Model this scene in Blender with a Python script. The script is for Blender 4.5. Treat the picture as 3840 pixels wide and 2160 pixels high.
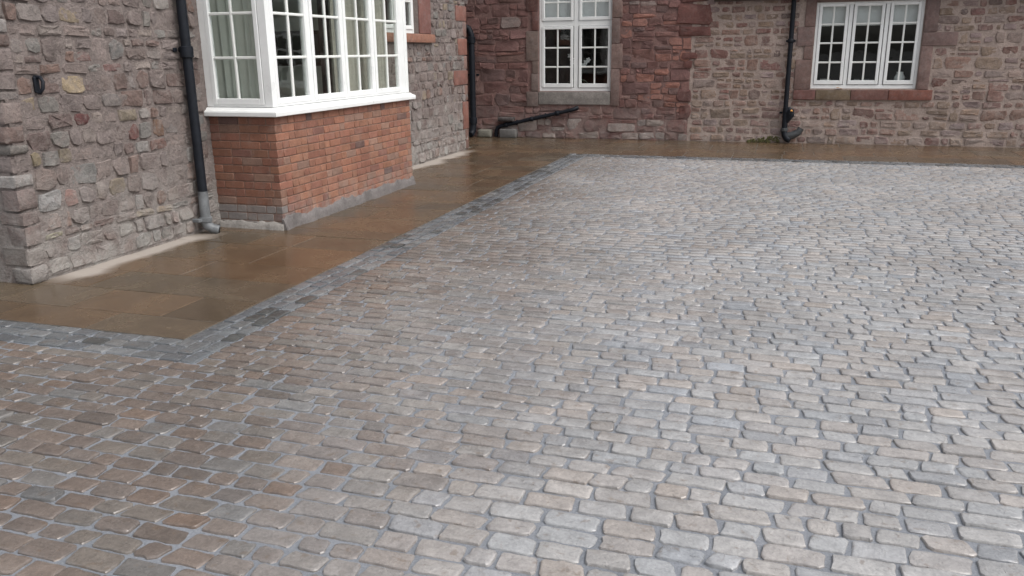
import bpy, bmesh, math, random
from mathutils import Vector, Matrix, noise
R = math.radians
for o in list(bpy.data.objects): bpy.data.objects.remove(o)
S = bpy.context.scene
COL = S.collection

# ------------------------------------------------------------------ camera
YAW, PITCH, ROLL, FPX, HC = R(17.872), R(15.910), R(-0.6444), 3090.3, 1.6
fw = Vector((-math.sin(YAW)*math.cos(PITCH), math.cos(YAW)*math.cos(PITCH), -math.sin(PITCH)))
rt0 = Vector((math.cos(YAW), math.sin(YAW), 0)); up0 = rt0.cross(fw)
rt = math.cos(ROLL)*rt0 + math.sin(ROLL)*up0
up = -math.sin(ROLL)*rt0 + math.cos(ROLL)*up0
cam = bpy.data.cameras.new('Camera'); camo = bpy.data.objects.new('Camera', cam); COL.objects.link(camo)
cam.sensor_width = 36; cam.sensor_fit = 'HORIZONTAL'; cam.lens = 36*FPX/3840; cam.clip_start = .05; cam.clip_end = 2000
CAM = Vector((0, 0, HC))
camo.matrix_world = Matrix(((rt.x, up.x, -fw.x, CAM.x), (rt.y, up.y, -fw.y, CAM.y), (rt.z, up.z, -fw.z, CAM.z), (0, 0, 0, 1)))
S.camera = camo
def project(p):
    d = Vector(p) - CAM; k = d.dot(fw)
    if k < .2: return None
    return (1920 + FPX*d.dot(rt)/k, 1080 - FPX*d.dot(up)/k, k)

# ------------------------------------------------------------------ light: overcast, after rain
SUN_EL, SUN_AZ = R(55), R(105)          # azimuth clockwise from +Y
w = bpy.data.worlds.new('World'); S.world = w; w.use_nodes = True
wn = w.node_tree; wn.nodes.clear()
sky = wn.nodes.new('ShaderNodeTexSky'); sky.sky_type = 'NISHITA'; sky.sun_disc = False
sky.sun_elevation = SUN_EL; sky.sun_rotation = SUN_AZ; sky.air_density = 1.2; sky.dust_density = 4.0; sky.ozone_density = 1.0
hs = wn.nodes.new('ShaderNodeHueSaturation'); hs.inputs['Saturation'].default_value = .30
bg = wn.nodes.new('ShaderNodeBackground'); bg.inputs['Strength'].default_value = .15
wo = wn.nodes.new('ShaderNodeOutputWorld')
wn.links.new(sky.outputs[0], hs.inputs['Color']); wn.links.new(hs.outputs[0], bg.inputs['Color']); wn.links.new(bg.outputs[0], wo.inputs[0])
sl = bpy.data.lights.new('Sun', 'SUN'); sl.energy = 1.2; sl.angle = R(45); sl.color = (1, .985, .96)
so = bpy.data.objects.new('Sun', sl); COL.objects.link(so)
sd = Vector((math.cos(SUN_EL)*math.sin(SUN_AZ), math.cos(SUN_EL)*math.cos(SUN_AZ), math.sin(SUN_EL)))
so.rotation_euler = sd.to_track_quat('Z', 'Y').to_euler(); so.location = (6, 2, 9)
vs = S.view_settings; vs.view_transform = 'Standard'; vs.look = 'None'; vs.gamma = 1; vs.use_curve_mapping = False; vs.exposure = 0.45

# ------------------------------------------------------------------ materials
class NT:
    def __init__(s, name):
        s.m = bpy.data.materials.new(name); s.m.use_nodes = True; s.t = s.m.node_tree; s.t.nodes.clear()
        s.out = s.n('ShaderNodeOutputMaterial'); s.b = s.n('ShaderNodeBsdfPrincipled'); s.l(s.b.outputs[0], s.out.inputs[0])
        s.pos = s.n('ShaderNodeNewGeometry').outputs['Position']
    def n(s, t, **k):
        x = s.t.nodes.new(t)
        for a, v in k.items(): setattr(x, a, v)
        return x
    def l(s, a, b): s.t.links.new(a, b)
    def noise(s, scale, detail=4, rough=.6, vec=None, dist=0, out=0):
        x = s.n('ShaderNodeTexNoise'); x.inputs['Scale'].default_value = scale; x.inputs['Detail'].default_value = detail
        x.inputs['Roughness'].default_value = rough; x.inputs['Distortion'].default_value = dist
        s.l(vec or s.pos, x.inputs['Vector']); return x.outputs[out]
    def vor(s, scale, vec=None, feat='F1'):
        x = s.n('ShaderNodeTexVoronoi'); x.feature = feat; x.inputs['Scale'].default_value = scale; s.l(vec or s.pos, x.inputs['Vector']); return x.outputs['Distance']
    def ramp(s, v, a, b, lo=0., hi=1.):
        x = s.n('ShaderNodeMapRange'); x.inputs[1].default_value = a; x.inputs[2].default_value = b; x.inputs[3].default_value = lo; x.inputs[4].default_value = hi
        s.l(v, x.inputs[0]); return x.outputs[0]
    def mix(s, f, a, b, mode='MIX'):
        x = s.n('ShaderNodeMix', data_type='RGBA', blend_type=mode)
        for i, v in ((0, f), (6, a), (7, b)):
            if hasattr(v, 'links'): s.l(v, x.inputs[i])
            else: x.inputs[i].default_value = v if i == 0 else (*v, 1)
        return x.outputs[2]
    def math(s, op, a, b=0.):
        x = s.n('ShaderNodeMath', operation=op)
        for i, v in ((0, a), (1, b)):
            if hasattr(v, 'links'): s.l(v, x.inputs[i])
            else: x.inputs[i].default_value = v
        return x.outputs[0]
    def scale(s, col, v):          # col * scalar
        return s.mix(1., col, s.comb(v), 'MULTIPLY')
    def comb(s, v):
        x = s.n('ShaderNodeCombineColor'); [s.l(v, x.inputs[i]) for i in range(3)]; return x.outputs[0]
    def attr(s): return s.n('ShaderNodeVertexColor', layer_name='Col').outputs[0]
    def bump(s, h, strength, dist):
        x = s.n('ShaderNodeBump'); x.inputs['Strength'].default_value = strength; x.inputs['Distance'].default_value = dist
        s.l(h, x.inputs['Height']); s.l(x.outputs[0], s.b.inputs['Normal'])
    def xyz(s):
        x = s.n('ShaderNodeSeparateXYZ'); s.l(s.pos, x.inputs[0]); return x.outputs
    def set(s, col=None, rough=None, spec=None, metal=None):
        for k, v in (('Base Color', col), ('Roughness', rough), ('Specular IOR Level', spec), ('Metallic', metal)):
            if v is None: continue
            if hasattr(v, 'links'): s.l(v, s.b.inputs[k])
            else: s.b.inputs[k].default_value = (*v, 1) if isinstance(v, tuple) else v
        return s.m

def mat_stone(name, limew=0., bumpd=.012, rough=.78, smear=.5, smcol=(.30, .275, .26)):
    t = NT(name); c = t.attr()
    n1 = t.noise(7, 6, .65); n2 = t.noise(38, 5, .7); n3 = t.noise(120, 3, .6)
    c = t.scale(c, t.ramp(n1, .3, .7, .72, 1.25)); c = t.scale(c, t.ramp(n2, .3, .7, .72, 1.26))
    c = t.mix(t.ramp(t.noise(11, 7, .75, dist=.8), .48, .64, 0, smear), c, smcol)      # lime smears over the face
    c = t.mix(t.ramp(t.noise(26, 4, .7), .62, .72, 0, .45), c, (.075, .06, .05))
    if limew:
        z = t.xyz()[2]; m = t.math('MULTIPLY', t.ramp(z, .05, .95, 1, 0), t.ramp(t.noise(4.5, 6, .7, dist=.8), .38, .66))
        c = t.mix(t.math('MULTIPLY', m, limew), c, (.40, .385, .36))
    h = t.math('ADD', t.math('MULTIPLY', n1, .5), t.math('ADD', n2, t.math('MULTIPLY', n3, .4)))
    t.bump(h, .9, bumpd); return t.set(c, t.ramp(n2, .3, .7, rough-.15, rough+.12), .35)
def mat_mortar(name, col, limew=0., bumpd=.012):
    t = NT(name); n1 = t.noise(5, 6, .7); n2 = t.noise(45, 6, .7); n3 = t.noise(150, 3)
    c = t.scale(t.mix(t.ramp(n1, .35, .65), tuple(x*.82 for x in col), tuple(min(1, x*1.12) for x in col)), t.ramp(n2, .3, .7, .75, 1.2))
    if limew:
        z = t.xyz()[2]; m = t.math('MULTIPLY', t.ramp(z, .05, .95, 1, 0), t.ramp(t.noise(4.5, 6, .7, dist=.8), .38, .66))
        c = t.mix(t.math('MULTIPLY', m, limew), c, (.42, .405, .38))
    n4 = t.noise(16, 6, .7, dist=.4); c = t.mix(t.ramp(n4, .58, .72, 0, .3), c, tuple(x*.55 for x in col)); c = t.mix(t.ramp(t.noise(33, 4, .7), .62, .70, 0, .5), c, tuple(min(.6, x*1.5) for x in col))
    t.bump(t.math('ADD', t.math('MULTIPLY', n4, .7), t.math('ADD', n2, t.math('MULTIPLY', n3, .5))), 1., bumpd); return t.set(c, .88, .25)
def mat_sett():
    t = NT('wet_sett_stone'); c = t.attr(); n1 = t.noise(13, 5, .65); n2 = t.noise(70, 5, .7); n3 = t.noise(260, 3, .6)
    c = t.scale(c, t.ramp(n1, .3, .7, .8, 1.18)); c = t.scale(c, t.ramp(n2, .3, .7, .82, 1.16))
    c = t.mix(t.ramp(t.noise(19, 3, .6, dist=.5), .60, .70, 0, .45), c, (.13, .085, .05))       # rusty brown stains
    c = t.scale(c, t.ramp(t.noise(1.1, 5, .6, dist=.4), .35, .68, .84, 1.12))
    drops = t.ramp(t.vor(85), .0, .28, 1, 0)
    drops = t.math('MULTIPLY', drops, t.ramp(t.noise(24, 2), .48, .58))
    h = t.math('ADD', t.math('MULTIPLY', n1, .9), t.math('ADD', t.math('MULTIPLY', n2, .55), t.math('ADD', t.math('MULTIPLY', n3, .12), t.math('MULTIPLY', drops, .35))))
    t.bump(h, .8, .009); t.b.inputs['Coat Weight'].default_value = .8; t.l(t.ramp(t.noise(16, 3), .38, .62, .10, .34), t.b.inputs['Coat Roughness']); t.b.inputs['Coat IOR'].default_value = 1.5
    return t.set(c, t.ramp(t.noise(9, 4), .3, .7, .35, .6), .5)
def mat_sand():
    t = NT('grey_joint_sand'); n1 = t.noise(3, 5); n2 = t.noise(120, 4, .7); n3 = t.noise(600, 2, .7)
    c = t.scale(t.mix(t.ramp(n1, .35, .65), (.20, .214, .238), (.25, .263, .29)), t.ramp(n2, .3, .7, .75, 1.2))
    t.bump(t.math('ADD', n2, t.math('MULTIPLY', n3, .6)), .8, .006); return t.set(c, .6, .4)
def mat_slab():
    t = NT('wet_flagstone'); c = t.attr(); n1 = t.noise(2.2, 6, .6, dist=.7); n2 = t.noise(22, 5, .7); n3 = t.noise(160, 4, .7)
    c = t.scale(c, t.ramp(n1, .3, .7, .78, 1.22)); c = t.scale(c, t.ramp(n2, .3, .7, .85, 1.15))
    x, y, z = t.xyz()
    # rain shadow: a dry pale strip under the house wall, with a wandering edge
    edge = t.math('ADD', t.math('SUBTRACT', x, t.math('MULTIPLY', t.math('SUBTRACT', t.noise(1.6, 3, .5), .5), .55)), 0)
    dry = t.ramp(edge, -4.99, -4.86, 1, 0)
    near = t.math('MAXIMUM', t.math('MULTIPLY', t.ramp(y, 4.5, 4.8), t.ramp(y, 6.15, 6.45, 1, 0)), t.math('MULTIPLY', t.ramp(y, 9.8, 10), t.ramp(y, 13.0, 13.5, 1, 0)))
    dry = t.math('MULTIPLY', dry, near)
    c = t.mix(dry, c, (.34, .30, .265))
    rough = t.math('ADD', t.ramp(n1, .3, .7, .15, .34), t.math('MULTIPLY', dry, .5))
    t.bump(t.math('ADD', t.math('MULTIPLY', n1, .8), t.math('ADD', t.math('MULTIPLY', n2, .22), t.math('MULTIPLY', n3, .03))), .5, .012)
    return t.set(c, rough, .5)
def mat_brick():
    t = NT('old_brick'); c = t.attr(); n1 = t.noise(11, 5, .65); n2 = t.noise(75, 4, .7)
    c = t.scale(c, t.ramp(n1, .3, .7, .8, 1.2)); c = t.scale(c, t.ramp(n2, .3, .7, .8, 1.2))
    z = t.xyz()[2]; m = t.math('MULTIPLY', t.ramp(z, .06, .34, 1, 0), t.ramp(t.noise(7, 5, .7), .42, .62))
    c = t.mix(t.math('MULTIPLY', m, .7), c, (.25, .235, .22)); c = t.mix(t.ramp(t.noise(6, 6, .7, dist=.5), .52, .68, 0, .42), c, (.27, .185, .15)); c = t.mix(t.ramp(t.noise(17, 5, .7), .62, .72, 0, .55), c, (.12, .085, .075))
    t.bump(t.math('ADD', n1, n2), .5, .005); return t.set(c, .75, .35)
def mat_plain(name, col, rough=.5, var=.15, sc=20, bump=0, metal=0., spec=.5):
    t = NT(name); n = t.noise(sc, 5, .65)
    c = t.scale(t.mix(0., col, col), t.ramp(n, .3, .7, 1-var, 1+var))
    if bump: t.bump(n, .6, bump)
    return t.set(c, t.ramp(n, .3, .7, max(.02, rough-.08), min(1, rough+.08)), spec, metal)
def mat_glass():
    t = NT('window_glass'); g = t.n('ShaderNodeBsdfGlossy'); g.inputs['Roughness'].default_value = .01
    tr = t.n('ShaderNodeBsdfTransparent'); tr.inputs[0].default_value = (.95, .97, .96, 1)
    f = t.n('ShaderNodeFresnel'); bf = t.n('ShaderNodeNewGeometry').outputs['Backfacing']; t.l(t.ramp(bf, 0, 1, 1.5, 1/1.5), f.inputs[0])
    b = t.n('ShaderNodeBump'); b.inputs['Strength'].default_value = .25; b.inputs['Distance'].default_value = .004; t.l(t.noise(3.5, 2), b.inputs['Height'])
    t.l(b.outputs[0], g.inputs['Normal'])
    m = t.n('ShaderNodeMixShader'); t.l(f.outputs[0], m.inputs[0]); t.l(tr.outputs[0], m.inputs[1]); t.l(g.outputs[0], m.inputs[2]); t.l(m.outputs[0], t.out.inputs[0]); return t.m
M = dict(
    stone=mat_stone('grey_pink_rubble', .75, .022, smear=.66, smcol=(.258, .217, .20)), redstone=mat_stone('red_sandstone', .35, .014, rough=.7, smear=.4, smcol=(.24, .15, .13)), tanstone=mat_stone('tan_rubble', .3, .014, smear=.6, smcol=(.385, .315, .28)),
    ashlar=mat_stone('dressed_sandstone', 0., .004, .7, smear=.2),
    mortar=mat_mortar('lime_mortar', (.252, .210, .194), .8, .024), redmortar=mat_mortar('red_mortar', (.23, .14, .125), .4), tanmortar=mat_mortar('pink_mortar', (.40, .315, .275), .2),
    brickmortar=mat_mortar('brick_mortar', (.25, .165, .13), 0, .004), cement=mat_mortar('cement_fillet', (.17, .155, .15), 0, .012), palecement=mat_mortar('pale_cement', (.30, .28, .26), 0, .008),
    sett=mat_sett(), sand=mat_sand(), slab=mat_slab(), brick=mat_brick(), glass=mat_glass(),
    white=mat_plain('white_painted_frame', (.80, .81, .80), .34, .05, 5), bar=mat_plain('white_glazing_bar', (.74, .75, .72), .35, .03, 8),
    black=mat_plain('black_painted_pipe', (.009, .011, .016), .55, .3, 12, .002, spec=.25), darkgrey=mat_plain('wet_dark_iron', (.05, .053, .056), .5, .4, 14, .003), grey=mat_plain('worn_grey_pipe', (.14, .148, .155), .5, .35, 14, .003),
    slabjoint=mat_mortar('slab_joint', (.15, .14, .125), 0, .004), lead=mat_plain('grey_lead', (.13, .135, .14), .55, .15, 6), slate=mat_plain('roof_slate', (.06, .062, .068), .55, .3, 3, .01),
    room=mat_plain('room_plaster', (.72, .73, .66), .85, .06, 3), darkroom=mat_plain('plaster_painted_dim', (.05, .05, .055), .9, .1, 3),  # darkroom: gloom of the unlit back rooms put into the plaster colour
    curtain=mat_plain('pale_green_curtain', (.50, .51, .46), .9, .06, 3), tancurtain=mat_plain('taupe_curtain', (.42, .40, .35), .9, .06, 3), blind=mat_plain('white_blind_fabric', (.74, .74, .76), .85, .03, 3),
    oak=mat_plain('dark_wood', (.06, .04, .025), .4, .3, 9), china=mat_plain('white_china', (.7, .7, .7), .25, .04, 5), picture=mat_plain('dull_print', (.12, .12, .10), .6, .3, 9),
    plant=mat_plain('houseplant_leaf', (.30, .34, .28), .5, .2, 20), petal=mat_plain('white_petal', (.75, .74, .76), .6, .05, 20), moss=mat_plain('green_moss', (.095, .090, .035), .95, .4, 60),
    leaf=mat_plain('orange_leaf', (.50, .22, .035), .6, .3, 60), drybrown=mat_plain('dry_leaf', (.40, .22, .10), .7, .3, 60), earth=mat_plain('damp_gravel', (.10, .095, .09), .8, .3, 30, .01), dark=mat_plain('painted_void', (.004, .004, .005), .7, .2, 10),
)
# ------------------------------------------------------------------ mesh helpers
W = {}
class MB:
    def __init__(s): s.v = []; s.f = []; s.c = []; s.cur = (1, 1, 1)
    def face(s, idx): s.f.append(idx); s.c.append(s.cur)
    def add(s, vs, fs):
        k = len(s.v); s.v += [tuple(v) for v in vs]
        for f in fs: s.face([i+k for i in f])
    def box(s, P, u0, u1, v0, v1, w0, w1):
        vs = [P(u, v, ww) for ww in (w0, w1) for v in (v0, v1) for u in (u0, u1)]
        s.add(vs, [(0, 2, 3, 1), (4, 5, 7, 6), (0, 1, 5, 4), (2, 6, 7, 3), (0, 4, 6, 2), (1, 3, 7, 5)])
    def rings(s, rs, cap0=True, cap1=True, fan=None):
        k = len(s.v); n = len(rs[0])
        for r in rs: s.v += [tuple(p) for p in r]
        for a in range(len(rs)-1):
            for i in range(n):
                j = (i+1) % n; s.face([k+a*n+i, k+a*n+j, k+(a+1)*n+j, k+(a+1)*n+i])
        if cap0: s.face([k+i for i in reversed(range(n))])
        if fan is not None:
            s.v.append(tuple(fan)); q = len(s.v)-1; b = k+(len(rs)-1)*n
            for i in range(n): s.face([b+i, b+(i+1) % n, q])
        elif cap1: s.face([k+(len(rs)-1)*n+i for i in range(n)])
    def tube(s, pts, rad, n=14):
        pts = [Vector(p) for p in pts]; rs = []; rad = rad if isinstance(rad, (list, tuple)) else [rad]*len(pts)
        d0 = (pts[1]-pts[0]).normalized(); a = d0.orthogonal().normalized()
        for i, p in enumerate(pts):
            d = (pts[min(i+1, len(pts)-1)]-pts[max(i-1, 0)]).normalized(); a = (a-d*a.dot(d)).normalized(); b = d.cross(a)
            rs.append([p+rad[i]*(math.cos(t)*a+math.sin(t)*b) for t in [2*math.pi*k/n for k in range(n)]])
        s.rings(rs)
    def build(s, name, mat, parent=None, origin=None, smooth=None, bevel=0, kind=None):
        if origin is None:
            xs = list(zip(*s.v)); origin = Vector(((min(xs[0])+max(xs[0]))/2, (min(xs[1])+max(xs[1]))/2, min(xs[2])))
        origin = Vector(origin); me = bpy.data.meshes.new(name)
        me.from_pydata([(v[0]-origin.x, v[1]-origin.y, v[2]-origin.z) for v in s.v], [], s.f)
        ca = me.color_attributes.new('Col', 'FLOAT_COLOR', 'CORNER'); d = []
        for f, c in zip(s.f, s.c): d += [c[0], c[1], c[2], 1.]*len(f)
        ca.data.foreach_set('color', d)
        if bevel:
            bm = bmesh.new(); bm.from_mesh(me); bmesh.ops.bevel(bm, geom=bm.edges[:], offset=bevel, segments=1, affect='EDGES', clamp_overlap=True); bm.to_mesh(me); bm.free()
        me.materials.append(M[mat])
        if smooth is not None:
            me.shade_smooth()
            if smooth < 179: me.set_sharp_from_angle(angle=R(smooth))
        o = bpy.data.objects.new(name, me); COL.objects.link(o); W[o.name] = origin
        if parent: o.parent = parent; o.location = origin-W[parent.name]
        else: o.location = origin
        if kind: o['kind'] = kind
        return o
def thing(name, loc, label, cat, group=None):
    o = bpy.data.objects.new(name, None); COL.objects.link(o); o.location = loc; o.empty_display_size = .2; W[o.name] = Vector(loc)
    return tag(o, label, cat, group)
def tag(o, label, cat, group=None):
    o['label'] = label; o['category'] = cat
    if group: o['group'] = group
    return o
def plane(o, u, n):
    o, u, n = Vector(o), Vector(u), Vector(n)
    return lambda a, b, c: (o.x+u.x*a+n.x*c, o.y+u.y*a+n.y*c, o.z+b)
XW, YB, YN, YF = -5.15, 15.70, 4.49, 13.56
PL = plane((XW, 0, 0), (0, 1, 0), (1, 0, 0)); PB = plane((0, YB, 0), (1, 0, 0), (0, -1, 0)); PN = plane((0, YN, 0), (1, 0, 0), (0, -1, 0))
ID = lambda x, y, z: (x, y, z)
def boxo(name, mat, parent, P, *a, bevel=0, **k):
    m = MB(); m.box(P, *a); return m.build(name, mat, parent, bevel=bevel, **k)
def jit(c, r, a=.14, h=.03):
    k = 1+r.uniform(-a, a); t = r.uniform(-h, h); return (max(.01, c[0]*k*(1+t)), max(.01, c[1]*k), max(.01, c[2]*k*(1-t)))
def pick(pal, r, a=.14): return jit(r.choices([p[0] for p in pal], [p[1] for p in pal])[0], r, a)

# ------------------------------------------------------------------ setting: ground, sand bed, setts, border, flags
g = MB(); g.add([(-400, -400, -.06), (400, -400, -.06), (400, 400, -.06), (-400, 400, -.06)], [(0, 1, 2, 3)])
g.build('ground', 'earth', kind='structure', origin=(0, 0, -.06))
XI, XO, YI, YO, YFI, YFO = -3.255, -2.94, 3.78, 3.465, 13.30, 13.0
def bed(name, rects, z, mat):
    m = MB()
    for x0, x1, y0, y1 in rects: m.box(ID, x0, x1, y0, y1, -.055, z)
    o = m.build(name, mat, kind='structure', origin=(0, 6, 0)); return o
court = bed('cobbled_courtyard', [(-9, 14, -6, YO), (XO, 14, YO, YFO)], -.0085, 'sand')
border = bed('granite_border', [(-9, XI, YO, YI), (XI, XO, YO, YFI), (XO, 14, YFO, YFI)], -.010, 'sand')
path = bed('flagstone_path', [(-9, XI, YI, YFI), (-9, 14, YFI, YB+.02)], -.0045, 'slabjoint')

def sett_mesh(m, cx, cy, L, D, ang, r, near, h0=0., hrnd=.0026, rc=.009):
    c, s_ = math.cos(ang), math.sin(ang); hl, hd = L/2, D/2; out = []
    rc = min(rc*r.uniform(.6, 1.6), hd*.6); jj = .0022 if near else .0025
    sk = r.uniform(-.007, .007); ends = (r.uniform(-.004, .004), r.uniform(-.004, .004))
    cn = ((1, 1), (-1, 1), (-1, -1), (1, -1)); n_c = 2
    for k, (sx, sy) in enumerate(cn):
        for i in range(n_c):
            a = k*math.pi/2 + (i/(n_c-1))*math.pi/2
            rr_ = rc*r.uniform(.85, 1.2) if near else rc
            out.append((sx*(hl-rc)+rr_*math.cos(a)+sk*sy+r.uniform(-jj, jj), sy*(hd-rc)+rr_*math.sin(a)+r.uniform(-jj, jj)))
        if near:      # broken edge between this corner and the next
            sx2, sy2 = cn[(k+1) % 4]; ns = 3 if sy == sy2 else 1
            for q in range(1, ns+1):
                f = q/(ns+1); ex = (sx*(1-f)+sx2*f); ey = (sy*(1-f)+sy2*f)
                ox, oy = (r.uniform(-.002, .002), r.gauss(0, .0021)) if sy == sy2 else (r.gauss(0, .002), r.uniform(-.002, .002))
                out.append((ex*(hl-(rc*.8 if sy == sy2 else 0))+sk*ey+ox, ey*(hd-(0 if sy == sy2 else rc*.5))+oy))
    tx, ty = (r.gauss(0, .014), r.gauss(0, .018)) if near else (r.gauss(0, .005), r.gauss(0, .004)); h = max(-.0032 if near else -.0052, h0+r.gauss(0, hrnd))
    def ring(k, z, j=0.):
        q = []
        for x, y in out:
            x2, y2 = x-math.copysign(min(k, abs(x)), x), y-math.copysign(min(k, abs(y)), y)
            zz = z+(tx*x2+ty*y2+h if z > -.015 else 0)+r.uniform(-j, j)
            q.append((cx+c*x2-s_*y2, cy+s_*x2+c*y2, zz))
        return q
    if near: m.rings([ring(0, -.03), ring(0, -.0055, .0012), ring(.0028, -.0012, .0010), ring(.009, 0, .0012), ring(.028, .0000, .0012)], cap0=False, fan=(cx, cy, h+r.uniform(-.0015, .0015)))
    else: m.rings([ring(0, -.02), ring(0, -.0032, .0006), ring(.005, 0, .0008)], cap0=False, fan=(cx, cy, h+.001))
SETT_PAL = [((.318, .298, .286), 5), ((.328, .312, .30), 5), ((.312, .308, .306), 5), ((.29, .293, .302), 3), ((.325, .295, .273), 1.5), ((.295, .276, .262), 1.5), ((.265, .262, .265), .7)]
SETT_WARM = [((.155, .126, .108), 5), ((.146, .116, .098), 4), ((.152, .134, .118), 4), ((.162, .12, .095), 1.4), ((.12, .10, .087), 2), ((.14, .134, .128), 1.5)]  # wetter, dirtier setts; sky blocked at the left is also put into their tone
r = random.Random(11); setts = []
def rows_between(y0, y1):
    ds = []
    while sum(ds) < y1-y0-.05: ds.append(r.uniform(.093, .108))
    k = (y1-y0)/sum(ds); return [d*k for d in ds]
for (ya, yb, xa) in ((.9, YO-.004, -7.2), (YO-.004, YFO-.004, XO+.008)):
    y = ya
    for d in rows_between(ya, yb):
        jo = .016; x = xa+(r.uniform(-.1, 0) if xa < -5 else 0)
        while x < 7.6:
            L = r.choice((.10, .12, .14, .155, .17, .185, .20))*r.uniform(.93, 1.07)
            wob = .004*noise.noise(Vector((x*.9, y*.7, 3)))
            setts.append((x+L/2, y+d/2+wob, L, d-jo*r.uniform(.8, 1.12)+.002)); x += L+jo*r.uniform(.6, 1.3)
        y += d
vis = []
for (cx, cy, L, D) in setts:
    p = project((cx, cy, 0))
    if p is None: continue
    if not (-2400 < p[0] < 7000 and p[1] < 4200): continue
    infr = -60 < p[0] < 3900 and p[1] < 2210
    vis.append((0 if infr else 1, p[2], cx, cy, L, D))
vis.sort(); fieldm = MB()
for k, (inf, dep, cx, cy, L, D) in enumerate(vis):
    part = k < 300; m = MB() if part else fieldm
    near = dep < 6.5 and inf == 0
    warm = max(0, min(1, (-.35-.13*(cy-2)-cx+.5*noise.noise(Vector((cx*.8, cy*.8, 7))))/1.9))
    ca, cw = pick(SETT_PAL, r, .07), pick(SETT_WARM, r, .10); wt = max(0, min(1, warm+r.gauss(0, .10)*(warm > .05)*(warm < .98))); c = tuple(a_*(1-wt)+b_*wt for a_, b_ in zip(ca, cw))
    g_ = sum(c)/3; c = tuple(c[i]*(1-.0*warm) for i in range(3))
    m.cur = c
    und = .0028*noise.noise(Vector((cx*.6, cy*.6, 0)))*(1 if near else .3)
    sett_mesh(m, cx, cy, L, D, r.gauss(0, .011 if near else .003), r, near, und-(0 if near else min(.0042, .0005+.0009*(dep-6.5))), .0024 if near else .0007)
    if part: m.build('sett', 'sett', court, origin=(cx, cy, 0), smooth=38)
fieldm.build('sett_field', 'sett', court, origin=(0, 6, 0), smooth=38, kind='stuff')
# border of blue-grey setts, two rows
BP = [((.105, .112, .12), 4), ((.128, .135, .14), 4), ((.15, .153, .155), 1.2), ((.058, .06, .058), 1.6)]
bs = []
for off in range(3):
    q = XI+.004+off*.104
    yy = YO+.01+(2-off)*.104
    while yy < YFI-.05:
        L = r.uniform(.11, .19); bs.append((q+.05, yy+L/2, L, .092, math.pi/2)); yy += L+.013
    xx = XI+.104*off-.004; q = YI-.004-off*.104-.05
    while xx > -7:
        L = r.uniform(.11, .19); bs.append((xx-L/2, q, L, .092, 0)); xx -= L+.013
    q = YFI-.004-off*.099-.048; xx = XO+.004
    while xx < 7:
        L = r.uniform(.12, .2); bs.append((xx+L/2, q, L, .088, 0)); xx += L+.013
bm_rest = MB(); cand = []
for b in bs:
    p = project((b[0], b[1], 0)); cand.append((0 if p and -50 < p[0] < 3900 and p[1] < 2200 else 1, p[2] if p else 99, b))
cand.sort(key=lambda t: t[:2])
for k, (inf, dep, b) in enumerate(cand):
    m = MB() if k < 290 else bm_rest; m.cur = pick(BP, r)
    sett_mesh(m, b[0], b[1], b[2], b[3], b[4]+r.gauss(0, .012), r, dep < 7, 0, .002)
    if k < 290: m.build('border_sett', 'sett', border, origin=(b[0], b[1], 0), smooth=38)
bm_rest.build('border_setts_beyond', 'sett', border, origin=(6, 13.1, 0), smooth=180, kind='stuff')
# flagstones
SP = [((.098, .065, .039), 4), ((.090, .065, .041), 3), ((.105, .067, .039), 2.5), ((.090, .067, .045), 1.5), ((.082, .059, .038), .7)]
def flag(x0, x1, y0, y1):
    m = MB(); m.cur = pick(SP, r, .08); jo = .0035; x0 += jo; x1 -= jo; y0 += jo; y1 -= jo
    nx, ny = 4, 3; pts = [(x0+(x1-x0)*i/nx, y0) for i in range(nx)]+[(x1, y0+(y1-y0)*i/ny) for i in range(ny)]+[(x1-(x1-x0)*i/nx, y1) for i in range(nx)]+[(x0, y1-(y1-y0)*i/ny) for i in range(ny)]
    pts = [(a+r.uniform(-.002, .002), b+r.uniform(-.002, .002)) for a, b in pts]
    cx, cy = (x0+x1)/2, (y0+y1)/2; tx, ty = r.gauss(0, .0012), r.gauss(0, .0012); h = r.gauss(0, .0008)
    def ring(k, z): return [(a-math.copysign(min(k, abs(a-cx)), a-cx), b-math.copysign(min(k, abs(b-cy)), b-cy), z+(h+tx*(a-cx)+ty*(b-cy) if z > -.02 else 0)) for a, b in pts]
    m.rings([ring(0, -.03), ring(0, -.003), ring(.004, 0)], cap0=False)
    m.build('flagstone', 'slab', path, origin=(cx, cy, 0), smooth=35)
def course(x0, x1, y0, y1, ws=(.45, .6, .75, .9)):
    x = x0
    while x < x1-.02:
        w_ = r.choice(ws)
        if x1-x-w_ < .3: w_ = x1-x
        if w_ > 1.1: w_ /= 2
        flag(x, x+w_, y0, y1); x += w_
y = YI
for hgt in (.33, .44, .46, .46, .6, .45, .3, .6, .6, .45, .75, .45, .6, .3, .6, .45, .6, .45, .6, .3, .6):
    if y+hgt > YFI-.15: hgt = YFI-y
    course(XW-.03 if y > YN else -8.2, XI, y, y+hgt); y += hgt
    if y >= YFI-.01: break
flag(-8.2, -7.3, 4.1, 4.49) if False else None
y = YFI
for hgt in (.6, .45, .75, .6):
    course(-8 if y > YF-.1 else XW-.03, 8, y, min(y+hgt, YB), (.6, .75, .9, .45)); y += hgt

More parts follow.
